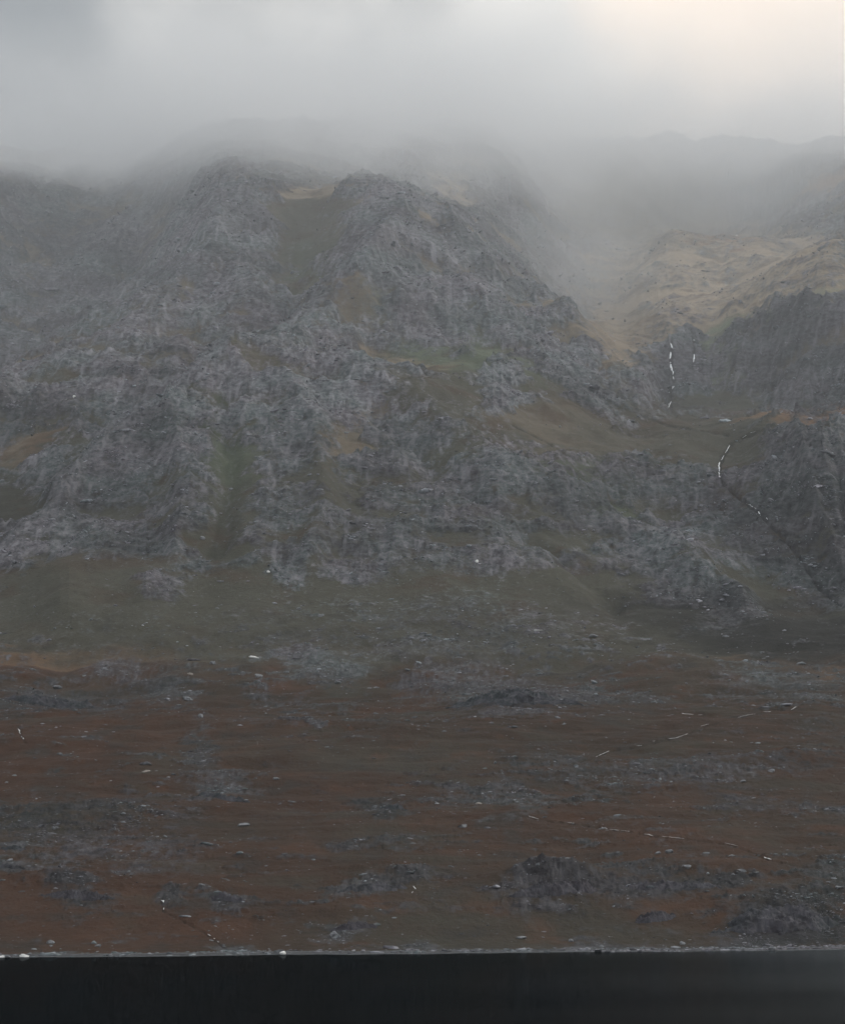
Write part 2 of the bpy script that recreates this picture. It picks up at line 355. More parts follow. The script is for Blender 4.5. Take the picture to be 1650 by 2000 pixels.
# ribs that run down the fall line, blended from five directions
PXr, PYr = to_px(X, Y, Z0)
for line, wd, hgt in [
    ([(790, 490), (745, 530), (690, 610), (570, 690), (470, 735), (330, 835), (210, 910), (120, 1000)], 30, 20), ([(425, 480), (400, 530), (330, 610), (230, 680), (110, 755), (-40, 810)], 28, 20),
    ([(900, 490), (940, 515), (1030, 590), (1130, 690), (1250, 795)], 26, 17), ([(640, 745), (800, 800), (900, 875), (1000, 950), (1150, 1010), (1300, 1090), (1450, 1180)], 24, 12),
    ([(560, 770), (620, 880), (640, 1000), (610, 1100)], 26, 11), ([(330, 850), (360, 960), (340, 1080)], 24, 11), ([(580, 610), (550, 640), (470, 680), (330, 760), (180, 860)], 22, -17),
    ([(300, 420), (240, 560), (130, 650), (-20, 730)], 24, -22), ([(445, 800), (450, 920), (430, 1060)], 26, -12), ([(740, 830), (900, 960), (1080, 1080), (1200, 1180)], 20, -10),
    ([(1000, 560), (1080, 660), (1190, 770)], 14, -8), ([(1430, 640), (1440, 760)], 16, 9), ([(1500, 640), (1510, 780)], 10, -7), ([(1570, 620), (1580, 780)], 14, 9), ([(1560, 880), (1590, 1000), (1640, 1120)], 14, 9), ([(1620, 880), (1660, 1060)], 12, -8)]:
    dmin = np.full(X.shape, 1e9)
    for (ax, ay), (bx, by) in zip(line[:-1], line[1:]):
        tt = np.clip(((PXr - ax) * (bx - ax) + (PYr - ay) * (by - ay)) / ((bx - ax) ** 2 + (by - ay) ** 2), 0, 1)
        dmin = np.minimum(dmin, np.hypot(PXr - ax - tt * (bx - ax), PYr - ay - tt * (by - ay)))
    dmin = np.maximum(dmin + 16 * fbm(X / 45, Y / 60, 3, 58), 0)
    Z += far * hgt * np.exp(-(dmin / wd) ** 2)
ax_, ay_ = np.gradient(Z, axis=1) / (np.gradient(X, axis=1) + 1e-9), np.gradient(Z, axis=0) / (np.gradient(Y, axis=0) + 1e-9)
asp_m = np.arctan2(-ax_, np.maximum(ay_, .15))
asp = .5 * asp + .5 * asp_m
ribs = 0; wsum = 0; streak = 0
for k, th in enumerate(np.radians([-70, -35, 0, 35, 70])):
    w = np.exp(-((asp - th) / .45) ** 2) + 1e-4
    u = (X * np.cos(th) + Y * np.sin(th)); v = (-X * np.sin(th) + Y * np.cos(th))
    f = ridged(u / 85 + .35 * perlin(X / 140, Y / 140, 69), v / 420, 2, 63 + k) * 15 * sst(Y, 1600, 1900) + ridged(u / 30 + .3 * perlin(X / 50, Y / 50, 70), v / 160, 3, 61 + k) * 5.5 + ridged(u / 9, v / 42, 3, 66 + k) * 1.3
    ribs = ribs + w * f; wsum = wsum + w
    near_ = .35 + .65 * far
    streak = streak + w * (fbm(u / (8 * near_), v / (22 * near_), 3, 90 + k, .5) * 1.4 + .35 * perlin(u / 3.2, v / 7, 95 + k))
ribs = ribs / wsum; streak = streak / wsum
rr = sst(rk, .25, .8)
Z += ribs * rr * (far * .95 + .18 * (1 - far))
# ledges
tz = Z + 9 * fbm(X / 60, Y / 60, 3, 71) + .10 * X
for per, amp in ((21, 4.2), (7.5, 1.6)):
    ph = tz / per; fr = ph - np.floor(ph)
    Z += far * rr * amp * (sst(fr, .55, 1) - fr) * sst(fbm(X / 80, Y / 80, 3, 72), -.35, .2)
# blocks and roughness, in step with the distance so that they show as stones
rough = (1.5 * fbm(X / 7, Y / 9, 3, 73, .6) + .9 * ridged(X / 3.6, Y / 5, 2, 74) + .8 * np.maximum(fbm(X / 5, Y / 5, 2, 79), .15)) * far + (.9 * fbm(X / 2.6, Y / 3.2, 3, 75, .6) + .35 * ridged(X / 1.3, Y / 1.8, 2, 76)) * (1 - far)
Z += rough * (.10 + .22 * (1 - far) + .95 * rr)
Z += (.25 * fbm(X / 3, Y / 4, 3, 77)) * far
# shore: everything falls to the water line
def y_shore(X): return 505 + .175 * np.clip(X, -400, 400) + 4.0 * perlin(X / 34, X * 0, 81) + 1.8 * perlin(X / 9, X * 0, 82)
YS = y_shore(X)
t = Y - YS
shore_h = np.where(t < 0, t * .06, .025 * t + .4 * sst(t, 14, 30) + .25 * fbm(X / 5, Y / 4, 3, 83) * sst(t, 8, 22))
kz = sst(t, 10, 70)
Z = shore_h * (1 - kz) + Z * kz
Z = np.where((t > 10) & (Z < .3), .3, Z)
# stream beds cut into the slope, dark with wet peat and rock
PXf, PYf = to_px(X, Y, Z)
for line, wd, dep in [
    ([(1312, 664), (1309, 700), (1314, 740), (1306, 790), (1318, 812)], 4.5, 3.0), ([(1354, 662), (1355, 695), (1352, 720)], 3, 2.0),
    ([(1480, 842), (1450, 855), (1424, 870), (1408, 898), (1403, 918), (1410, 940), (1432, 962), (1458, 984), (1484, 1004), (1500, 1020), (1540, 1062), (1575, 1108), (1600, 1150), (1640, 1180)], 4.5, 3.5),
    ([(1025, 1593), (1052, 1601), (1108, 1608), (1185, 1619), (1232, 1625), (1272, 1633), (1340, 1639), (1420, 1649), (1460, 1662), (1495, 1678), (1560, 1692), (1640, 1700)], 2.0, .8),
    ([(1164, 1479), (1188, 1468), (1252, 1457), (1300, 1445), (1340, 1436), (1383, 1416), (1440, 1402), (1500, 1391), (1556, 1382)], 1.8, .8),
    ([(316, 1755), (320, 1780), (350, 1795), (400, 1822), (430, 1845), (445, 1858)], 2.2, .6), ([(34, 1418), (42, 1436), (50, 1450)], 2.5, .8),
    ([(1000, 830), (1060, 860), (1120, 895), (1150, 905)], 2.5, 1.5), ([(1120, 740), (1200, 790), (1300, 830), (1420, 850)], 3, 1.5)]:
    dmin = np.full(X.shape, 1e9)
    for (ax, ay), (bx, by) in zip(line[:-1], line[1:]):
        L2 = (bx - ax) ** 2 + (by - ay) ** 2
        tt = np.clip(((PXf - ax) * (bx - ax) + (PYf - ay) * (by - ay)) / L2, 0, 1)
        wob = 2.2 * np.sin(tt * 9 + ax)
        dmin = np.minimum(dmin, np.hypot(PXf - ax - tt * (bx - ax) - wob * .5, PYf - ay - tt * (by - ay) - wob * .3))
    mm = (1 - sst(dmin, wd * .3, wd * 1.15)) * (.45 + .55 * sst(fbm(PXf / 14, PYf / 14, 3, 57), -.25, .25))
    Z -= mm * dep * (t > 14)
    paint(mm * .6, DARK * .8); rtone = rtone * (1 - .55 * mm); rk = rk * (1 - .3 * mm)
PXf, PYf = to_px(X, Y, Z)


def grid_obj(name, X, Y, Z, mat):
    r, c = X.shape
    me = bpy.data.meshes.new(name)
    me.vertices.add(r * c)
    me.vertices.foreach_set('co', np.stack([X, Y, Z], -1).reshape(-1).astype(np.float32))
    i = (np.arange(r - 1)[:, None] * c + np.arange(c - 1)[None, :]).reshape(-1)
    q = np.stack([i, i + 1, i + c + 1, i + c], -1)
    me.loops.add(q.size); me.loops.foreach_set('vertex_index', q.reshape(-1).astype(np.int32))
    me.polygons.add(len(q))
    me.polygons.foreach_set('loop_start', (np.arange(len(q)) * 4).astype(np.int32))
    me.update(calc_edges=True)
    me.polygons.foreach_set('use_smooth', np.ones(len(q), bool))
    me.materials.append(mat)
    o = bpy.data.objects.new(name, me); COL.objects.link(o)
    return o


# ------------------------------------------------------------------ materials
def new_mat(name):
    m = bpy.data.materials.new(name); m.use_nodes = True
    m.node_tree.nodes.clear()
    g = G(m.node_tree)
    out = g.n('ShaderNodeOutputMaterial')
    return m, g, out


def rock_color(g, pos, nscale=1.0):
    n1 = g.noise(pos, .012 * nscale, 4, .6, .5)
    n2 = g.noise(pos, .16 * nscale, 6, .7, .3)
    n3 = g.noise(pos, .45 * nscale, 4, .7)
    c = g.mix(g.ramp(n1, .35, .65), (.100, .092, .102), (.082, .100, .100))          # lilac slate to green-grey slate
    c = g.mix(g.ramp(n2, .42, .72), c, (.19, .188, .20))                              # pale lichen on it
    c = g.mix(g.ramp(n2, .50, .28), c, (.038, .038, .043))                           # wet dark cracks
    c = g.mix(g.m('MULTIPLY', g.ramp(n3, .62, .76), .6), c, (.30, .30, .31))
    return c, n2, n3


def mat_terrain():
    m, g, out = new_mat('hillside')
    pos = g.n('ShaderNodeNewGeometry').outputs['Position']
    nrmz = g.n('ShaderNodeSeparateXYZ'); g.l(g.n('ShaderNodeNewGeometry').outputs['Normal'], nrmz.inputs[0])
    veg_and_light = g.n('ShaderNodeAttribute', attribute_name='plants_and_light').outputs['Color']
    rk = g.n('ShaderNodeAttribute', attribute_name='stone').outputs['Fac']
    sk = g.n('ShaderNodeAttribute', attribute_name='streak').outputs['Fac']
    rt = g.n('ShaderNodeAttribute', attribute_name='rock_tone').outputs['Fac']
    stretch = g.n('ShaderNodeVectorMath', operation='MULTIPLY'); g.l(pos, stretch.inputs[0]); stretch.inputs[1].default_value = (1, .55, 1.6)
    sp = stretch.outputs[0]
    rc, n2, n3 = rock_color(g, sp)
    rc = g.mix(g.m('MULTIPLY', g.ramp(sk, .10, .60), .55), rc, (.24, .235, .25))
    rc = g.mix(g.m('MULTIPLY', g.ramp(sk, -.10, -.6), .6), rc, (.036, .036, .042))
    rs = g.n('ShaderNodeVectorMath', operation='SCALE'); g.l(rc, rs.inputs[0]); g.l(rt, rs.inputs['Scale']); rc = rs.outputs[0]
    a = g.noise(sp, .09, 6, .68, .6)
    b = g.noise(sp, .42, 5, .7, .2)
    vm = g.n('ShaderNodeVectorMath', operation='SCALE'); g.l(veg_and_light, vm.inputs[0]); g.l(g.m('ADD', .45, g.m('ADD', g.m('MULTIPLY', a, .65), g.m('MULTIPLY', b, .45))), vm.inputs['Scale'])
    f = g.m('ADD', g.m('MULTIPLY', rk, 1.15), g.m('ADD', g.m('MULTIPLY', g.m('SUBTRACT', a, .5), 1.1), g.m('MULTIPLY', g.m('SUBTRACT', b, .5), .9)))
    f = g.m('ADD', f, g.m('MULTIPLY', sk, .30))
    f = g.m('ADD', f, g.m('MULTIPLY', g.m('SUBTRACT', .80, nrmz.outputs[2]), .35))
    f = g.ramp(f, .25, .85)
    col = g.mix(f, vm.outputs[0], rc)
    bs = g.n('ShaderNodeBsdfPrincipled', i_Roughness=.85)
    bs.inputs['Specular IOR Level'].default_value = .18
    g.l(col, bs.inputs['Base Color'])
    hgt = g.m('ADD', g.m('MULTIPLY', n2, 1.6), g.m('MULTIPLY', n3, .7))
    bp = g.n('ShaderNodeBump', i_Strength=.55, i_Distance=1.6); g.l(hgt, bp.inputs['Height']); g.l(bp.outputs[0], bs.inputs['Normal'])
    g.l(bs.outputs[0], out.inputs[0])
    return m


def mat_stone(name, tint=(1, 1, 1), scale=1.0):
    m, g, out = new_mat(name)
    pos = g.n('ShaderNodeNewGeometry').outputs['Position']
    c, n2, n3 = rock_color(g, pos, scale)
    c = g.mix(1.0, c, tint, blend='MULTIPLY')
    if name == 'scree_stone':
        tone = g.n('ShaderNodeAttribute', attribute_name='tone').outputs['Fac']
        sc_ = g.n('ShaderNodeVectorMath', operation='SCALE'); g.l(c, sc_.inputs[0]); g.l(g.m('ADD', .9, g.m('MULTIPLY', tone, 2.4)), sc_.inputs['Scale']); c = sc_.outputs[0]
    bs = g.n('ShaderNodeBsdfPrincipled', i_Roughness=.8)
    bs.inputs['Specular IOR Level'].default_value = .25
    g.l(c, bs.inputs['Base Color'])
    bp = g.n('ShaderNodeBump', i_Strength=.5, i_Distance=.4); g.l(n2, bp.inputs['Height']); g.l(bp.outputs[0], bs.inputs['Normal'])
    g.l(bs.outputs[0], out.inputs[0])
    return m


def mat_plain(name, c1, c2, scale, rough=.7, bump=.3):
    m, g, out = new_mat(name)
    pos = g.n('ShaderNodeNewGeometry').outputs['Position']
    n = g.noise(pos, scale, 5, .65)
    bs = g.n('ShaderNodeBsdfPrincipled', i_Roughness=rough)
    bs.inputs['Specular IOR Level'].default_value = .06
    g.l(g.mix(g.ramp(n, .35, .65), c1, c2), bs.inputs['Base Color'])
    bp = g.n('ShaderNodeBump', i_Strength=bump, i_Distance=.3); g.l(n, bp.inputs['Height']); g.l(bp.outputs[0], bs.inputs['Normal'])
    g.l(bs.outputs[0], out.inputs[0])
    return m


M_TER = mat_terrain()
M_SCREE = mat_stone('scree_stone', (1.0, 1.0, 1.04), 1.6)
M_LOOSE = mat_stone('scree_stone', (.8, .82, .84), 1.6)
M_OUT = mat_stone('outcrop_rock', (.44, .44, .47), 1.3)
M_GREY = mat_plain('grey_boulder', (.25, .26, .27), (.14, .145, .155), .9)
M_PALE = mat_plain('pale_boulder', (.88, .88, .86), (.72, .72, .70), .8)
M_BROWN = mat_plain('weathered_boulder', (.34, .31, .28), (.22, .20, .18), 1.0)
M_FOAM = mat_plain('white_water', (.95, .96, .97), (.72, .74, .76), .5, .35)
M_GRAVEL = mat_plain('gravel', (.125, .13, .135), (.065, .068, .072), 1.3, .75)
M_WET = mat_plain('wet_gravel', (.035, .038, .042), (.02, .021, .024), 1.5, .4)

# ------------------------------------------------------------------ setting: hillside, lake, shore
ter = grid_obj('mountainside', X, Y, Z, M_TER)
ter['kind'] = 'structure'
ca_ = ter.data.color_attributes.new('plants_and_light', 'FLOAT_COLOR', 'POINT')
ca_.data.foreach_set('color', np.concatenate([veg_and_light, np.ones(X.shape + (1,))], -1).reshape(-1).astype(np.float32))
for nm, arr in (('streak', streak), ('rock_tone', rtone)):
    at = ter.data.attributes.new(nm, 'FLOAT', 'POINT'); at.data.foreach_set('value', (arr + 0 * X).reshape(-1).astype(np.float32))
at = ter.data.attributes.new('stone', 'FLOAT', 'POINT')
at.data.foreach_set('value', rk.reshape(-1).astype(np.float32))


def mat_lake():
    m, g, out = new_mat('lake_water')
    pos = g.n('ShaderNodeNewGeometry').outputs['Position']
    st = g.n('ShaderNodeVectorMath', operation='MULTIPLY'); g.l(pos, st.inputs[0]); st.inputs[1].default_value = (.25, 1, 1)
    n = g.noise(st.outputs[0], .9, 4, .6)
    big = g.noise(st.outputs[0], .012, 3, .5)
    df = g.n('ShaderNodeBsdfDiffuse'); df.inputs[0].default_value = (.004, .0055, .0065, 1)
    gl = g.n('ShaderNodeBsdfGlossy'); gl.inputs['Color'].default_value = (.90, .97, 1, 1)
    sx = g.n('ShaderNodeSeparateXYZ'); g.l(pos, sx.inputs[0])
    sheen_right = g.ramp(g.m('ADD', sx.outputs[0], g.m('MULTIPLY', g.m('SUBTRACT', big, .5), 70)), -20, 120)      # gloss and roughness rise to the right, to paint a brighter sheen there
    g.l(g.m('ADD', .06, g.m('MULTIPLY', sheen_right, .14)), gl.inputs['Roughness'])
    bp = g.n('ShaderNodeBump', i_Strength=.15, i_Distance=.05); g.l(n, bp.inputs['Height']); g.l(bp.outputs[0], gl.inputs['Normal'])
    mx = g.n('ShaderNodeMixShader'); g.l(g.m('ADD', .07, g.m('MULTIPLY', sheen_right, .30)), mx.inputs[0])
    g.l(df.outputs[0], mx.inputs[1]); g.l(gl.outputs[0], mx.inputs[2])
    g.l(mx.outputs[0], out.inputs[0])
    return m


def mesh_obj(name, verts, faces, mat, smooth=False, parent=None):
    me = bpy.data.meshes.new(name)
    me.from_pydata([tuple(map(float, v)) for v in verts], [], faces)
    me.materials.append(mat)
    if smooth:
        for p in me.polygons: p.use_smooth = True
    o = bpy.data.objects.new(name, me); COL.objects.link(o)
    if parent: o.parent = parent
    return o


lake = mesh_obj('lake_water', [(-6200, -2400, 0), (6200, -2400, 0), (6200, 900, 0), (-6200, 900, 0)], [(0, 1, 2, 3)], mat_lake())
lake['kind'] = 'structure'


def shore_strip(name, t0, t1, h, mat, seed, x0=-230, x1=230, wob=.6):
    xs = np.linspace(x0, x1, 700)
    ys = y_shore(xs); prof = np.linspace(0, 1, 7)
    V = []
    for j, p in enumerate(prof):
        tt = t0 + (t1 - t0) * p + wob * perlin(xs / 9, xs * 0 + p, seed)
        z = h[0] + (h[1] - h[0]) * p + h[2] * math.sin(math.pi * p) * (1 + .5 * perlin(xs / 3, xs * 0 + p * 3, seed + 1)) + .025 * np.maximum(tt, 0)
        V.append(np.stack([xs, ys + tt, z], -1))
    V = np.array(V)
    o = grid_obj(name, V[..., 0], V[..., 1], V[..., 2], mat)
    o['kind'] = 'structure'
    return o


shore_strip('shore', -1.4, 1.8, (-.10, .04, .14), M_GRAVEL, 90)
shore_strip('wet_shore', 1.9, 7.6, (.03, .0, .02), M_WET, 92)
shore_strip('shore', 7.2, 9.4, (.0, .0, .16), M_GRAVEL, 94, wob=1.2)

# ------------------------------------------------------------------ finding the hillside under a point of the photograph
def hit(px, py):
    """first place where the line of sight through (px, py) meets the hillside, as X, Y, Z"""
    a, e = ray(px, py)
    if e < -.0497:                       # the water
        Yd = H / -e
        if Yd < float(y_shore(a * Yd)) - 2: return a * Yd, Yd, 0.0
    j = np.searchsorted(av, a) - 1; fa = (a - av[j]) / (av[j + 1] - av[j])
    zc = Z[:, j] * (1 - fa) + Z[:, j + 1] * fa; yc = np.exp(sv)
    ec = (zc - H) / yc
    k = int(np.argmax(ec >= e)) if (ec >= e).any() else len(sv) - 1
    if not (ec >= e).any(): k = int(np.argmax(ec)); e = float(ec[k]) - 1e-4
    k = max(k, 1)
    t = (e - ec[k - 1]) / (ec[k] - ec[k - 1] + 1e-12); t = min(max(t, 0), 1)
    Yd = yc[k - 1] + (yc[k] - yc[k - 1]) * t
    return a * Yd, Yd, H + e * Yd


def ico(sub):
    import bmesh
    bm = bmesh.new(); bmesh.ops.create_icosphere(bm, subdivisions=sub, radius=1)
    v = np.array([p.co[:] for p in bm.verts]); f = [[q.index for q in p.verts] for p in bm.faces]; bm.free()
    return v, f


ICO1, ICO2, ICO3 = ico(1), ico(2), ico(3)


def rock_shape(base, seed, planes=9, rough=.10):
    """an angular stone: a ball cut by random planes, then roughened"""
    r = np.random.RandomState(seed)
    v = base[0].copy()
    for _ in range(planes):
        n = r.normal(size=3); n /= np.linalg.norm(n); d = r.uniform(.45, .8)
        over = np.maximum(v @ n - d, 0); v -= over[:, None] * n * .95
    v += rough * np.stack([perlin(v[:, 0] * 2 + seed, v[:, 1] * 2 + v[:, 2] * 2, k) for k in range(3)], -1)
    return v


# scree: thousands of blocks nobody could count, one object
rng = np.random.RandomState(3)
def scatter(name, n, sizef, mat, pick, seed0):
    shapes = [rock_shape(ICO1, seed0 + k, 6, .12) for k in range(14)]
    F1 = np.array(ICO1[1])
    ii, jj = pick
    V = []; Fs = []; T = []; nv = 0
    vx, vy, vz = X[ii, jj], Y[ii, jj], Z[ii, jj]
    ap = asp[ii, jj]
    for k in range(14):
        sel = np.arange(len(ii)) % 14 == k
        m = sel.sum()
        if not m: continue
        s = sizef(vy[sel], m)
        elong = rng.uniform(1.1, 2.6, m)
        yaw = np.where(np.abs(ap[sel]) > .35, np.pi / 2 - ap[sel] * -1, 0) + rng.normal(0, .35, m)
        tilt = np.where(np.abs(ap[sel]) > .35, -.35, 0) + rng.normal(0, .15, m)
        b = shapes[k][None] * np.stack([s * elong, s * rng.uniform(.6, 1, m), s * rng.uniform(.35, .75, m)], -1)[:, None, :]
        c, sn = np.cos(tilt)[:, None], np.sin(tilt)[:, None]
        bx, bz = b[..., 0] * c - b[..., 2] * sn, b[..., 0] * sn + b[..., 2] * c
        c, sn = np.cos(yaw)[:, None], np.sin(yaw)[:, None]
        x2, y2 = bx * c - b[..., 1] * sn, bx * sn + b[..., 1] * c
        P = np.stack([x2 + vx[sel][:, None], y2 + vy[sel][:, None], bz + vz[sel][:, None] + .1 * s[:, None]], -1)
        V.append(P.reshape(-1, 3)); T.append(np.repeat(np.clip(rng.normal(.30, .28, m), 0, 1), len(shapes[k])))
        Fs.append((F1[None] + (nv + np.arange(m) * len(shapes[k]))[:, None, None]).reshape(-1, 3)); nv += m * len(shapes[k])
    V = np.concatenate(V); Fs = np.concatenate(Fs)
    me = bpy.data.meshes.new(name)
    me.vertices.add(len(V)); me.vertices.foreach_set('co', V.reshape(-1).astype(np.float32))
    me.loops.add(Fs.size); me.loops.foreach_set('vertex_index', Fs.reshape(-1).astype(np.int32))
    me.polygons.add(len(Fs)); me.polygons.foreach_set('loop_start', (np.arange(len(Fs)) * 3).astype(np.int32))
    me.update(calc_edges=True); me.materials.append(mat)
    at = me.attributes.new('tone', 'FLOAT', 'POINT'); at.data.foreach_set('value', np.concatenate(T).astype(np.float32))
    o = bpy.data.objects.new(name, me); COL.objects.link(o)
    o['kind'] = 'stuff'
    return o


inview0 = (np.abs(X) < 125) & (t > -.6) & (t < 13)
inview = (np.abs(PXf - 825) < 1000) & (PYf < 1862) & (PYf > 330) & (t > 8)
cl_ = sst(fbm(X / 26, Y / 40 + Z / 20, 4, 88), -.25, .45) ** 2
w = (inview * (rk ** 2.2 + .004) * far * (Y < 3200) * (cl_ + .04)).reshape(-1).astype(float); w /= w.sum()
idx = rng.choice(w.size, 26000, replace=False, p=w)
o = scatter('scree', 26000, lambda y, m: y / 2053 * rng.lognormal(-.45, .6, m) * .9, M_SCREE, np.unravel_index(idx, X.shape), 100)
o['label'] = 'grey slate scree and broken rock covering the steep mountain slopes'; o['category'] = 'scree'
w = (inview * (sst(rk, .35, .8) ** 1.5 + .06) * (1 - far) * (cl_ + .08)).reshape(-1).astype(float); w /= w.sum()
idx = rng.choice(w.size, 15000, replace=False, p=w)
o = scatter('loose_stones', 15000, lambda y, m: y / 2053 * rng.lognormal(-.5, .6, m) * .8, M_LOOSE, np.unravel_index(idx, X.shape), 200)
o['label'] = 'loose grey stones scattered in bands across the brown moor'; o['category'] = 'stones'

w = (inview0 * (.15 + sst(fbm(X / 9, Y / 30, 3, 59), .0, .4))).reshape(-1).astype(float); w /= w.sum()
idx = rng.choice(w.size, 1500, replace=True, p=w)
o = scatter('shore_stones', 1500, lambda y, m: rng.lognormal(-1.35, .5, m), M_LOOSE, np.unravel_index(idx, X.shape), 260)
o['label'] = 'small grey stones strewn along the lake shore'; o['category'] = 'stones'

# ------------------------------------------------------------------ single boulders: photo place, width and height in photo pixels, stone
def boulder(px, py, wpx, hpx, mat, label, seed, name='boulder', group=None, base=ICO3, tilt=0.0, cat=None):
    x, y, z = hit(px, py + hpx * .45)
    if group == SH and py > 1848:
        y = float(y_shore(x)) - .5; x = ray(px, py)[0] * y; z = 0.0
    k = y / FPX
    v = rock_shape(base, seed, 7, .16)
    v = v / np.abs(v).max(0)
    tilt = tilt + random.Random(seed).uniform(-.22, .22)
    v = v * np.array([wpx * k * .5, wpx * k * .38, hpx * k * .70])
    c, s = math.cos(tilt), math.sin(tilt)
    v = np.stack([v[:, 0] * c - v[:, 2] * s, v[:, 1], v[:, 0] * s + v[:, 2] * c], -1)
    ob = mesh_obj(name, v, base[1], mat)
    ob.location = (x, y + wpx * k * .15, z + hpx * k * .28)
    ob['label'] = label; ob['category'] = cat or name.replace('_', ' ')
    if group: ob['group'] = group
    return ob


SH, MO, SL = 'boulders along the lake shore', 'boulders scattered on the moor', 'pale blocks on the mountain slope'
for i, (px, py, wd, hg, mt_, lb, gr_) in enumerate([
    (551, 1861, 15, 8, M_PALE, 'bright white rounded boulder at the water edge, casting a long reflection', SH),
    (47, 1869, 21, 7, M_PALE, 'long white boulder on the shore near the left end of the waterline', SH),
    (4, 1869, 14, 6, M_PALE, 'white boulder at the waterline cut by the left picture edge', SH),
    (16, 1857, 12, 5, M_GREY, 'small grey boulder just above the leftmost white shore stones', SH),
    (1509, 1850, 18, 8, M_GREY, 'domed pale grey boulder on the shore near the right end of the waterline', SH),
    (1169, 1854, 16, 6, M_WET, 'low dark wet boulder on the shore line right of centre', SH),
    (229, 1861, 9, 7, M_GREY, 'small speckled grey boulder on the gravel, between the left and centre white boulders', SH),
    (218, 1862, 8, 5, M_GREY, 'smallest flat grey stone touching the speckled boulder on the left shore', SH),
    (1114, 1837, 13, 6, M_GREY, 'tilted light grey boulder on grass just above the shore right of centre', SH),
    (1333, 1842, 13, 7, M_GREY, 'grey boulder among dark rocks just above the right shore', SH),
    (1020, 1831, 24, 5, M_GREY, 'flat pale grey slab just above the shore at the centre', SH),
    (903, 1613, 19, 7, M_GREY, 'isolated pale oval boulder on brown grass in the middle of the moor', MO),
    (935, 1569, 16, 4, M_BROWN, 'thin pale boulder on the moor just above the isolated oval one', MO),
    (286, 1507, 20, 6, M_BROWN, 'buff coloured flat boulder on the rust moor at the left', MO),
    (497, 1283, 22, 4, M_PALE, 'long whitish slab at the top edge of the moor, foot of the slope', MO),
    (416, 1294, 13, 6, M_GREY, 'small angular boulder left of the long whitish slab', MO),
    (505, 1319, 17, 9, M_GREY, 'peaked grey boulder below the long whitish slab', MO),
    (372, 1315, 12, 5, M_BROWN, 'little buff stone at the upper moor left of the peaked boulder', MO),
    (560, 1312, 12, 5, M_GREY, 'small pale block right of the peaked boulder', MO),
    (660, 1332, 14, 6, M_GREY, 'pale pointed stone below the band of blue grey rocks', MO),
    (113, 1342, 20, 7, M_GREY, 'flat topped light boulder above the stony band at the far left of the moor', MO),
    (365, 1364, 24, 8, M_GREY, 'wedge shaped grey boulder in the left stony patch of the upper moor', MO),
    (392, 1397, 11, 8, M_GREY, 'knobbly stone at the top of the vertical line of rocks on the moor', MO),
    (475, 1610, 26, 7, M_GREY, 'long flat pale grey slab on the moor left of centre', MO),
    (109, 1617, 14, 5, M_GREY, 'small bright stone in the dark rock band low on the left moor', MO),
    (540, 1520, 14, 6, M_GREY, 'rounded light stone in the centre left of the moor', MO),
    (98, 1840, 18, 8, M_GREY, 'grey boulder in brown grass just above the left shore', MO),
    (192, 1847, 14, 5, M_GREY, 'small low stone in grass right of the grey boulder by the left shore', MO),
    (655, 1825, 22, 13, M_GREY, 'pale blue wedge boulder in the outcrop above the shore left of centre', MO),
    (1307, 1663, 16, 7, M_GREY, 'bright block in the stony band below the thin stream', MO),
    (1283, 1666, 14, 5, M_GREY, 'low grey block left of the bright block below the thin stream', MO),
    (1379, 1666, 16, 5, M_GREY, 'flat grey block right of the bright block below the thin stream', MO),
    (1449, 1700, 20, 6, M_GREY, 'grey green flat boulder below the bright streak of water', MO),
    (1341, 1692, 22, 6, M_GREY, 'wide grey boulder above the long band of dark rocks on the right moor', MO),
    (1505, 1505, 16, 6, M_GREY, 'pale stone in the middle band of rocks on the right moor', MO),
    (1406, 1497, 10, 7, M_GREY, 'small upright pale stone in the middle band of rocks', MO),
    (1451, 1525, 12, 5, M_GREY, 'little pale stone below the middle band of rocks', MO),
    (1640, 1733, 20, 5, M_GREY, 'flat grey stone on rust grass at the right picture edge', MO),
    (1280, 1793, 9, 5, M_PALE, 'small white stone in the dark rocks low on the right moor', MO),
    (556, 1126, 18, 6, M_GREY, 'pale slab at the foot of a lilac scree tongue left of centre', SL),
    (524, 1116, 8, 4, M_PALE, 'small pale stone left of the slab at the foot of the scree tongue', SL),
    (627, 1201, 14, 6, M_GREY, 'pale triangular block on the green lower slope', SL),
    (584, 1188, 12, 5, M_GREY, 'small grey block up left of the triangular one on the green slope', SL),
    (1158, 1241, 20, 7, M_GREY, 'light grey boulder on the green foot of the slope right of centre', SL),
    (1052, 1231, 26, 3, M_PALE, 'thin white slab left of the light boulder on the green slope foot', SL),
    (395, 1050, 12, 8, M_GREY, 'rounded pale block beside the dark green gully', SL),
    (451, 955, 10, 5, M_GREY, 'small pale block halfway up the central scree', SL),
    (625, 955, 14, 6, M_GREY, 'pale block on scree below the round tan patch', SL),
    (931, 1096, 7, 6, M_PALE, 'tiny white block at the foot of the central crags', SL),
    (146, 774, 9, 5, M_PALE, 'tiny white block on the left ridge', SL),
    (1438, 459, 7, 3, M_PALE, 'tiny pale stone above the sunlit corrie lip', SL),
    (1531, 440, 16, 5, M_GREY, 'pale flat block on the misty slope at upper right', SL),
]):
    boulder(px, py, wd, hg, mt_, lb, 300 + i, group=gr_, base=ICO2 if wd < 14 else ICO3)

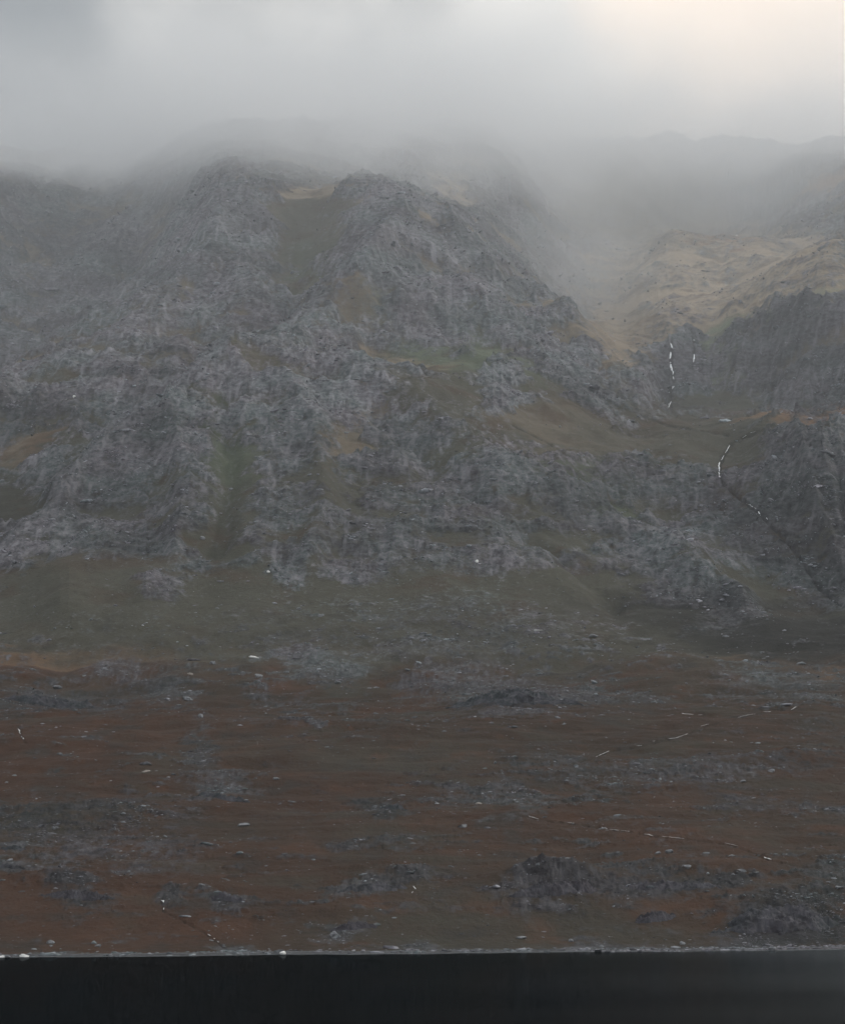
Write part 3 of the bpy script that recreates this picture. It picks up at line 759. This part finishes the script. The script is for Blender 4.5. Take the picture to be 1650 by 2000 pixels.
# ------------------------------------------------------------------ rock outcrops that stand out of the moor
def ground(x, y):
    a, q = x / y, np.log(y)
    j = np.clip(np.searchsorted(av, a) - 1, 0, len(av) - 2); i = np.clip(np.searchsorted(sv, q) - 1, 0, len(sv) - 2)
    fa = (a - av[j]) / (av[j + 1] - av[j]); fs = (q - sv[i]) / (sv[i + 1] - sv[i])
    return (Z[i, j] * (1 - fa) + Z[i, j + 1] * fa) * (1 - fs) + (Z[i + 1, j] * (1 - fa) + Z[i + 1, j + 1] * fa) * fs


def outcrop(px, py, wpx, hpx, label, seed, n=9, lean=0.0):
    """a knuckle of bare craggy rock that rises out of the turf: one closed skin sunk into the ground at its rim"""
    x0, y0, z0 = hit(px, py + hpx * .45); k = y0 / FPX
    rx, ry, h = wpx * k * .5, max(hpx * k * .9, wpx * k * .16), hpx * k * .50
    nu, nv = int(min(170, 30 + wpx)), 46
    U, Vv = np.meshgrid(np.linspace(-1.1, 1.1, nu), np.linspace(-1.1, 1.1, nv))
    gxw = x0 + U * rx; gyw = y0 + Vv * ry + ry * .7 - lean * 6 * U * rx * .5
    wob = .38 * fbm(gxw / (rx * .35) + seed, gyw / (ry * .5), 3, seed % 50)
    rad = np.sqrt(U ** 2 + Vv ** 2) + wob
    q = max(h * .9, 1.0)
    lump = .50 + .75 * ridged(gxw / (q * 3.2), gyw / (q * 1.6), 4, seed % 40) + .35 * fbm(gxw / (rx * .3), gyw / ry, 2, 5)
    st = gxw * .25 + gyw * .2
    hh = h * np.maximum(lump, .05) * sst(rad, 1.0, .45) + .34 * q * fbm(gxw / (.6 * q), gyw / (.5 * q), 4, 9, .65)
    step = hh / (q * .28); hh = .5 * hh + .5 * q * .28 * (np.floor(step) + sst(step - np.floor(step), .1, .6))
    zz = ground(gxw, gyw) + hh - .9 * q * sst(rad, .85, 1.15) - .1
    ob = grid_obj('rock_outcrop', gxw - x0, gyw - y0, zz - z0, M_OUT)
    ob.data.polygons.foreach_set('use_smooth', np.zeros(len(ob.data.polygons), bool))
    ob.location = (x0, y0, z0)
    ob['label'] = label; ob['category'] = 'rock outcrop'; ob['group'] = 'rock outcrops on the moor'
    return ob


for i, (px, py, wd, hg, n, ln, lb) in enumerate([
    (1090, 1733, 190, 34, 26, -.16, 'large lilac grey crag like a whale back, low on the moor right of centre'),
    (768, 1572, 60, 16, 9, .05, 'compact blue grey outcrop alone in the middle of the moor'),
    (725, 1732, 150, 16, 16, -.18, 'long low outcrop slanting up to the right in the lower centre of the moor'),
    (150, 1745, 150, 20, 16, .1, 'dark ragged outcrop low on the left moor'),
    (22, 1690, 70, 14, 9, 0, 'pale topped outcrop at the left picture edge below the rust strip'),
    (25, 1655, 60, 8, 7, 0, 'thin pale ledge at the left picture edge above the rust strip'),
    (690, 1808, 100, 16, 10, -.15, 'small outcrop ending in a pale blue wedge above the shore'),
    (1525, 1800, 270, 44, 30, -.1, 'broad dark outcrop rising above the shore at lower right'),
    (1320, 1730, 200, 18, 20, .03, 'long dark band of rock above the dark lower right outcrop'),
    (1280, 1790, 90, 22, 10, -.1, 'small dark knobbly outcrop between the crag and the lower right outcrop'),
    (445, 1752, 80, 18, 10, .2, 'grey green outcrop sloping down to the right, lower left centre'),
    (95, 1370, 180, 20, 14, 0, 'stony band of grey ledges at the left of the upper moor'),
    (1000, 1362, 260, 26, 26, .05, 'wide lilac outcrop at the top of the moor in the centre'),
    (430, 1552, 120, 16, 12, .15, 'low grey outcrop at the foot of the vertical line of rocks'),
]):
    outcrop(px, py, wd, hg, lb, 500 + i, n, ln)

# ------------------------------------------------------------------ white water: ribbons with thickness lying on the rock
def ribbon(path, name, parent, seed=0):
    """path: photo points with a width in photo pixels; a rounded tapering ribbon of foam on the ground"""
    P = []
    for (px, py, wd) in path: P.append((px, py, wd))
    Q = []
    for (p, q) in zip(P[:-1], P[1:]):
        nseg = max(2, int(math.hypot(q[0] - p[0], q[1] - p[1]) / 1.6))
        for i in range(nseg): Q.append([p[j] + (q[j] - p[j]) * i / nseg for j in range(3)])
    Q.append(list(P[-1]))
    V, F = [], []
    r = np.random.RandomState(seed)
    pts3 = []
    for (px, py, wd) in Q:
        x, y, z = hit(px + r.uniform(-.4, .4), py)
        pts3.append([x, y - .35, z + .25, wd * (.62 if py > 1300 else .85) * y / FPX * r.uniform(.55, 1.25)])
    pts3 = np.array(pts3)
    for it in range(2):
        if len(pts3) > 3: pts3[1:-1, 1] = (pts3[:-2, 1] + pts3[1:-1, 1] * 2 + pts3[2:, 1]) / 4
    for (x, y, z, w_) in pts3:
        for k in range(8):
            an = k / 8 * 2 * math.pi
            V.append((x + math.cos(an) * w_ * .5, y + math.sin(an) * w_ * .35, z + (math.sin(an) * w_ * .2)))
    n = len(pts3)
    for i in range(n - 1):
        for k in range(8):
            F.append((i * 8 + k, i * 8 + (k + 1) % 8, (i + 1) * 8 + (k + 1) % 8, (i + 1) * 8 + k))
    F.append(tuple(range(7, -1, -1))); F.append(tuple((n - 1) * 8 + k for k in range(8)))
    o0 = parent.location
    V = [(a - o0[0], b - o0[1], c - o0[2]) for a, b, c in V]
    return mesh_obj(name, V, F, M_FOAM, True, parent)


def fall(segs, name, label, cat, part, seed, group=None):
    last = segs[-1][-1]
    root = bpy.data.objects.new(name, None); COL.objects.link(root)
    root.location = hit(last[0], last[1])
    root['label'] = label; root['category'] = cat
    if group: root['group'] = group
    for i, s in enumerate(segs): ribbon(s, part, root, seed + i)
    return root


fall([[(1309, 671, 2), (1311, 675, 5), (1312, 680, 3)], [(1309, 688, 4), (1309, 694, 5), (1308, 701, 3)], [(1309, 708, 3), (1310, 717, 7), (1311, 724, 5)],
      [(1312, 724, 2), (1314, 728, 4), (1313, 732, 2)], [(1314, 736, 2), (1315, 741, 2)], [(1312, 760, 2), (1314, 756, 5), (1316, 755, 2)], [(1306, 766, 1.5), (1306, 768, 1.5)],
      [(1304, 789, 1.5), (1305, 796, 2)]],
     'waterfall', 'tall broken white waterfall dropping down the corrie headwall', 'waterfall', 'cascade', 1, 'white water on the mountain')
fall([[(1353, 664, 3), (1355, 665, 5)], [(1355, 693, 5), (1355, 700, 4), (1353, 708, 1.5)]],
     'waterfall', 'short faint waterfall right of the tall broken one', 'waterfall', 'cascade', 20, 'white water on the mountain')
fall([[(1475, 843, 1), (1464, 846, 1.2)], [(1456, 851, 2), (1450, 855, 2.5)], [(1424, 870, 1.2), (1419, 880, 2), (1415, 885, 1.5)], [(1413, 890, 1.5), (1408, 899, 2)],
      [(1405, 903, 2), (1403, 910, 3.5), (1404, 918, 3), (1402, 925, 3), (1405, 931, 3.5), (1407, 932, 1.5)]],
     'stream', 'winding white stream spilling from the corrie lip past the right crag', 'stream', 'cascade', 30, 'white water on the mountain')
fall([[(1457, 984, 1), (1464, 987, 1.8), (1470, 991, 1.5)], [(1472, 992, 1), (1476, 994, 1.5)], [(1481, 1000, 3), (1482, 1004, 4), (1484, 1007, 1.5)], [(1496, 1012, 1.6), (1498, 1015, 1.2)]],
     'stream', 'short white stretch of stream beside the dark right crag', 'stream', 'cascade', 40, 'white water on the mountain')
fall([[(1236, 276, 1.5), (1239, 280, 3), (1240, 287, 4), (1244, 295, 2)]],
     'waterfall', 'small white gully of water high in the mist', 'waterfall', 'cascade', 50, 'white water on the mountain')
fall([[(1019, 352, 1.5), (1021, 355, 3), (1022, 358, 1.5)]], 'waterfall', 'tiny white fleck of water high on the misty central slope', 'waterfall', 'cascade', 55, 'white water on the mountain')
fall([[(1491, 1675, 2), (1494, 1677, 5), (1499, 1678, 5), (1505, 1680, 3)]], 'stream', 'bright white streak of water on the lower right moor', 'stream', 'cascade', 60, 'white water on the moor')
fall([[(1174, 1617, 1), (1185, 1620, 1.6)], [(1190, 1621, 1), (1200, 1622, 1.8), (1208, 1623, 1)], [(1213, 1623, 1), (1228, 1625, 1.2)], [(1257, 1630, 1), (1266, 1631, 2), (1274, 1634, 1.4)],
      [(1293, 1635, 1), (1315, 1637, 1.4), (1335, 1639, 1)], [(1415, 1648, .8), (1430, 1651, 1.2), (1440, 1654, .8)], [(1108, 1608, 1), (1120, 1609, 1.5)], [(1032, 1595, 1.5), (1042, 1598, 2), (1052, 1601, 1)]],
     'stream', 'thin dashed stream crossing the right moor down to the bright streak', 'stream', 'riffle', 70, 'white water on the moor')
fall([[(1331, 1394, 3), (1336, 1395, 2.5), (1352, 1396, 2)], [(1363, 1397, 1), (1370, 1397, 1)]], 'stream', 'short bright white dash of water at the top of the right moor', 'stream', 'riffle', 90, 'white water on the moor')
fall([[(1440, 1402, .8), (1460, 1397, 1.2), (1474, 1395, .8)], [(1490, 1391, 1), (1502, 1391, 2), (1504, 1390, 1)], [(1544, 1387, 1), (1552, 1382, 2), (1555, 1381, 1)],
      [(1305, 1444, 1.3), (1320, 1442, 1.6), (1334, 1437, 1.2), (1342, 1434, 1.6)], [(1241, 1458, 1), (1252, 1457, 1.6)], [(1274, 1449, 1), (1278, 1448, 2)], [(1368, 1419, .8), (1383, 1415, 1)], [(1164, 1479, 1.5), (1188, 1468, 1.5)]],
     'stream', 'broken silver stream slanting up to the right across the upper moor', 'stream', 'riffle', 100, 'white water on the moor')
fall([[(36, 1424, 1.5), (39, 1428, 3), (41, 1434, 1.5)], [(43, 1439, 1.5), (47, 1444, 3)]], 'waterfall', 'small hooked white waterfall on the left moor', 'waterfall', 'cascade', 120, 'white water on the moor')
fall([[(316, 1760, 3), (319, 1761, 6), (320, 1764, 2)], [(321, 1775, 2), (320, 1778, 4)]], 'waterfall', 'two white flecks of falling water low on the left moor', 'waterfall', 'cascade', 130, 'white water on the moor')
fall([[(807, 1732, 2), (810, 1735, 3.5), (812, 1738, 1.5)], [(806, 1743, 2), (804, 1746, 1)]], 'waterfall', 'tiny waterfall at the end of the long central outcrop', 'waterfall', 'cascade', 140, 'white water on the moor')
fall([[(406, 1826, 1.5), (411, 1829, 2)], [(418, 1834, 1.5), (420, 1835, 2)], [(426, 1841, 2.5), (428, 1842, 1.5)]], 'waterfall', 'chain of white drops where a beck reaches the shore left of centre', 'waterfall', 'cascade', 150, 'white water on the moor')

# ------------------------------------------------------------------ air: haze box and the cloud that wraps the summits
def box(name, x0, x1, y0, y1, z0, z1, mat):
    v = [(x, y, z) for z in (z0, z1) for y in (y0, y1) for x in (x0, x1)]
    return mesh_obj(name, v, [(0, 2, 3, 1), (4, 5, 7, 6), (0, 1, 5, 4), (2, 6, 7, 3), (0, 4, 6, 2), (1, 3, 7, 5)], mat)


ztop = float(Z.max())
m, g, out = new_mat('haze')
pv = g.n('ShaderNodeVolumePrincipled', i_Density=.00002, i_Anisotropy=.2)
pv.inputs['Color'].default_value = (.90, .94, 1.0, 1)
g.l(pv.outputs[0], out.inputs['Volume'])
hz = box('haze', -6300, 6300, -2500, 6900, min(-8, float(Z.min()) - 1), ztop + 15, m)
hz['kind'] = 'stuff'

for k, (yy, zz, dens) in enumerate([(1350, 1480, .00007), (2050, 1470, .00021)]):
    m, g, out = new_mat('mist')
    pv = g.n('ShaderNodeVolumePrincipled', i_Density=dens, i_Anisotropy=.3)
    pv.inputs['Color'].default_value = (.93, .97, 1.0, 1)
    g.l(pv.outputs[0], out.inputs['Volume'])
    ms = box('mist', -2900 - 50 * k, 2900 + 50 * k, yy, 4900 + 20 * k, -6 - k, zz, m)
    ms['kind'] = 'stuff'; ms['label'] = 'thin blue grey mist before the high slopes' if k else 'thinnest veil of mist over the foot of the mountain'; ms['category'] = 'mist'

m, g, out = new_mat('cloud')
pos = g.n('ShaderNodeNewGeometry').outputs['Position']
sx = g.n('ShaderNodeSeparateXYZ'); g.l(pos, sx.inputs[0])
pn = g.n('ShaderNodeVectorMath', operation='MULTIPLY'); g.l(pos, pn.inputs[0]); pn.inputs[1].default_value = (1, .5, 1.5)
n1 = g.noise(pn.outputs[0], 1 / 330, 5, .62, .5)
bse = g.m('ADD', sx.outputs[2], g.m('MULTIPLY', sx.outputs[0], .03))
bse = g.m('ADD', bse, g.m('MULTIPLY', g.m('SUBTRACT', n1, .5), 780))
d1 = g.ramp(bse, 905, 1200)
dy = g.m('MULTIPLY', g.ramp(g.m('ADD', sx.outputs[1], g.m('MULTIPLY', sx.outputs[0], -.35)), 2560, 3130), g.ramp(sx.outputs[1], 4500, 4000))
top = g.ramp(g.m('ADD', g.m('ADD', sx.outputs[2], g.m('MULTIPLY', sx.outputs[0], -.20)), g.m('MULTIPLY', g.m('SUBTRACT', n1, .5), 300)), 1330, 1150)
dy = g.m('MULTIPLY', dy, g.m('SUBTRACT', 1.0, g.m('MULTIPLY', g.ramp(sx.outputs[0], 40, 380), .72)))
d = g.m('MULTIPLY', g.m('MULTIPLY', d1, dy), g.m('MULTIPLY', top, .0075))
# blue grey mist pooled in the combe behind the central spur
cd = g.n('ShaderNodeVectorMath', operation='SUBTRACT'); g.l(pos, cd.inputs[0]); cd.inputs[1].default_value = (225, 2820, 800)
cm = g.n('ShaderNodeVectorMath', operation='MULTIPLY'); g.l(cd.outputs[0], cm.inputs[0]); cm.inputs[1].default_value = (1 / 130, 1 / 330, 1 / 180)
ln = g.n('ShaderNodeVectorMath', operation='LENGTH'); g.l(cm.outputs[0], ln.inputs[0])
d = g.m('ADD', d, g.m('MULTIPLY', g.ramp(g.m('ADD', ln.outputs['Value'], g.m('MULTIPLY', g.m('SUBTRACT', n1, .5), 1.6)), 1.2, .2), .0013))
for (wx_, wy_, wz_, r1, r2, r3, dn) in [(-265, 2600, 985, 250, 300, 125, .0050), (-30, 2560, 925, 210, 260, 75, .0026), (480, 3480, 1265, 460, 240, 85, .0040), (760, 3300, 1200, 240, 240, 70, .0015)]:
    cd = g.n('ShaderNodeVectorMath', operation='SUBTRACT'); g.l(pos, cd.inputs[0]); cd.inputs[1].default_value = (wx_, wy_, wz_)
    cm = g.n('ShaderNodeVectorMath', operation='MULTIPLY'); g.l(cd.outputs[0], cm.inputs[0]); cm.inputs[1].default_value = (1 / r1, 1 / r2, 1 / r3)
    ln = g.n('ShaderNodeVectorMath', operation='LENGTH'); g.l(cm.outputs[0], ln.inputs[0])
    d = g.m('ADD', d, g.m('MULTIPLY', g.ramp(g.m('ADD', ln.outputs['Value'], g.m('MULTIPLY', g.m('SUBTRACT', n1, .5), 1.8)), 1.2, .2), dn))
pv = g.n('ShaderNodeVolumePrincipled', i_Anisotropy=.55); pv.inputs['Color'].default_value = (.97, .978, .985, 1)
g.l(d, pv.inputs['Density'])
g.l(pv.outputs[0], out.inputs['Volume'])
m.cycles.volume_step_rate = .2
cl = box('cloud', -1900, 1900, 2150, 4520, 520, 1475, m)
cl['kind'] = 'stuff'
cl['label'] = 'ragged pale grey cloud hiding the mountain summits'; cl['category'] = 'cloud'
print('ztop', ztop, 'verts', X.size)
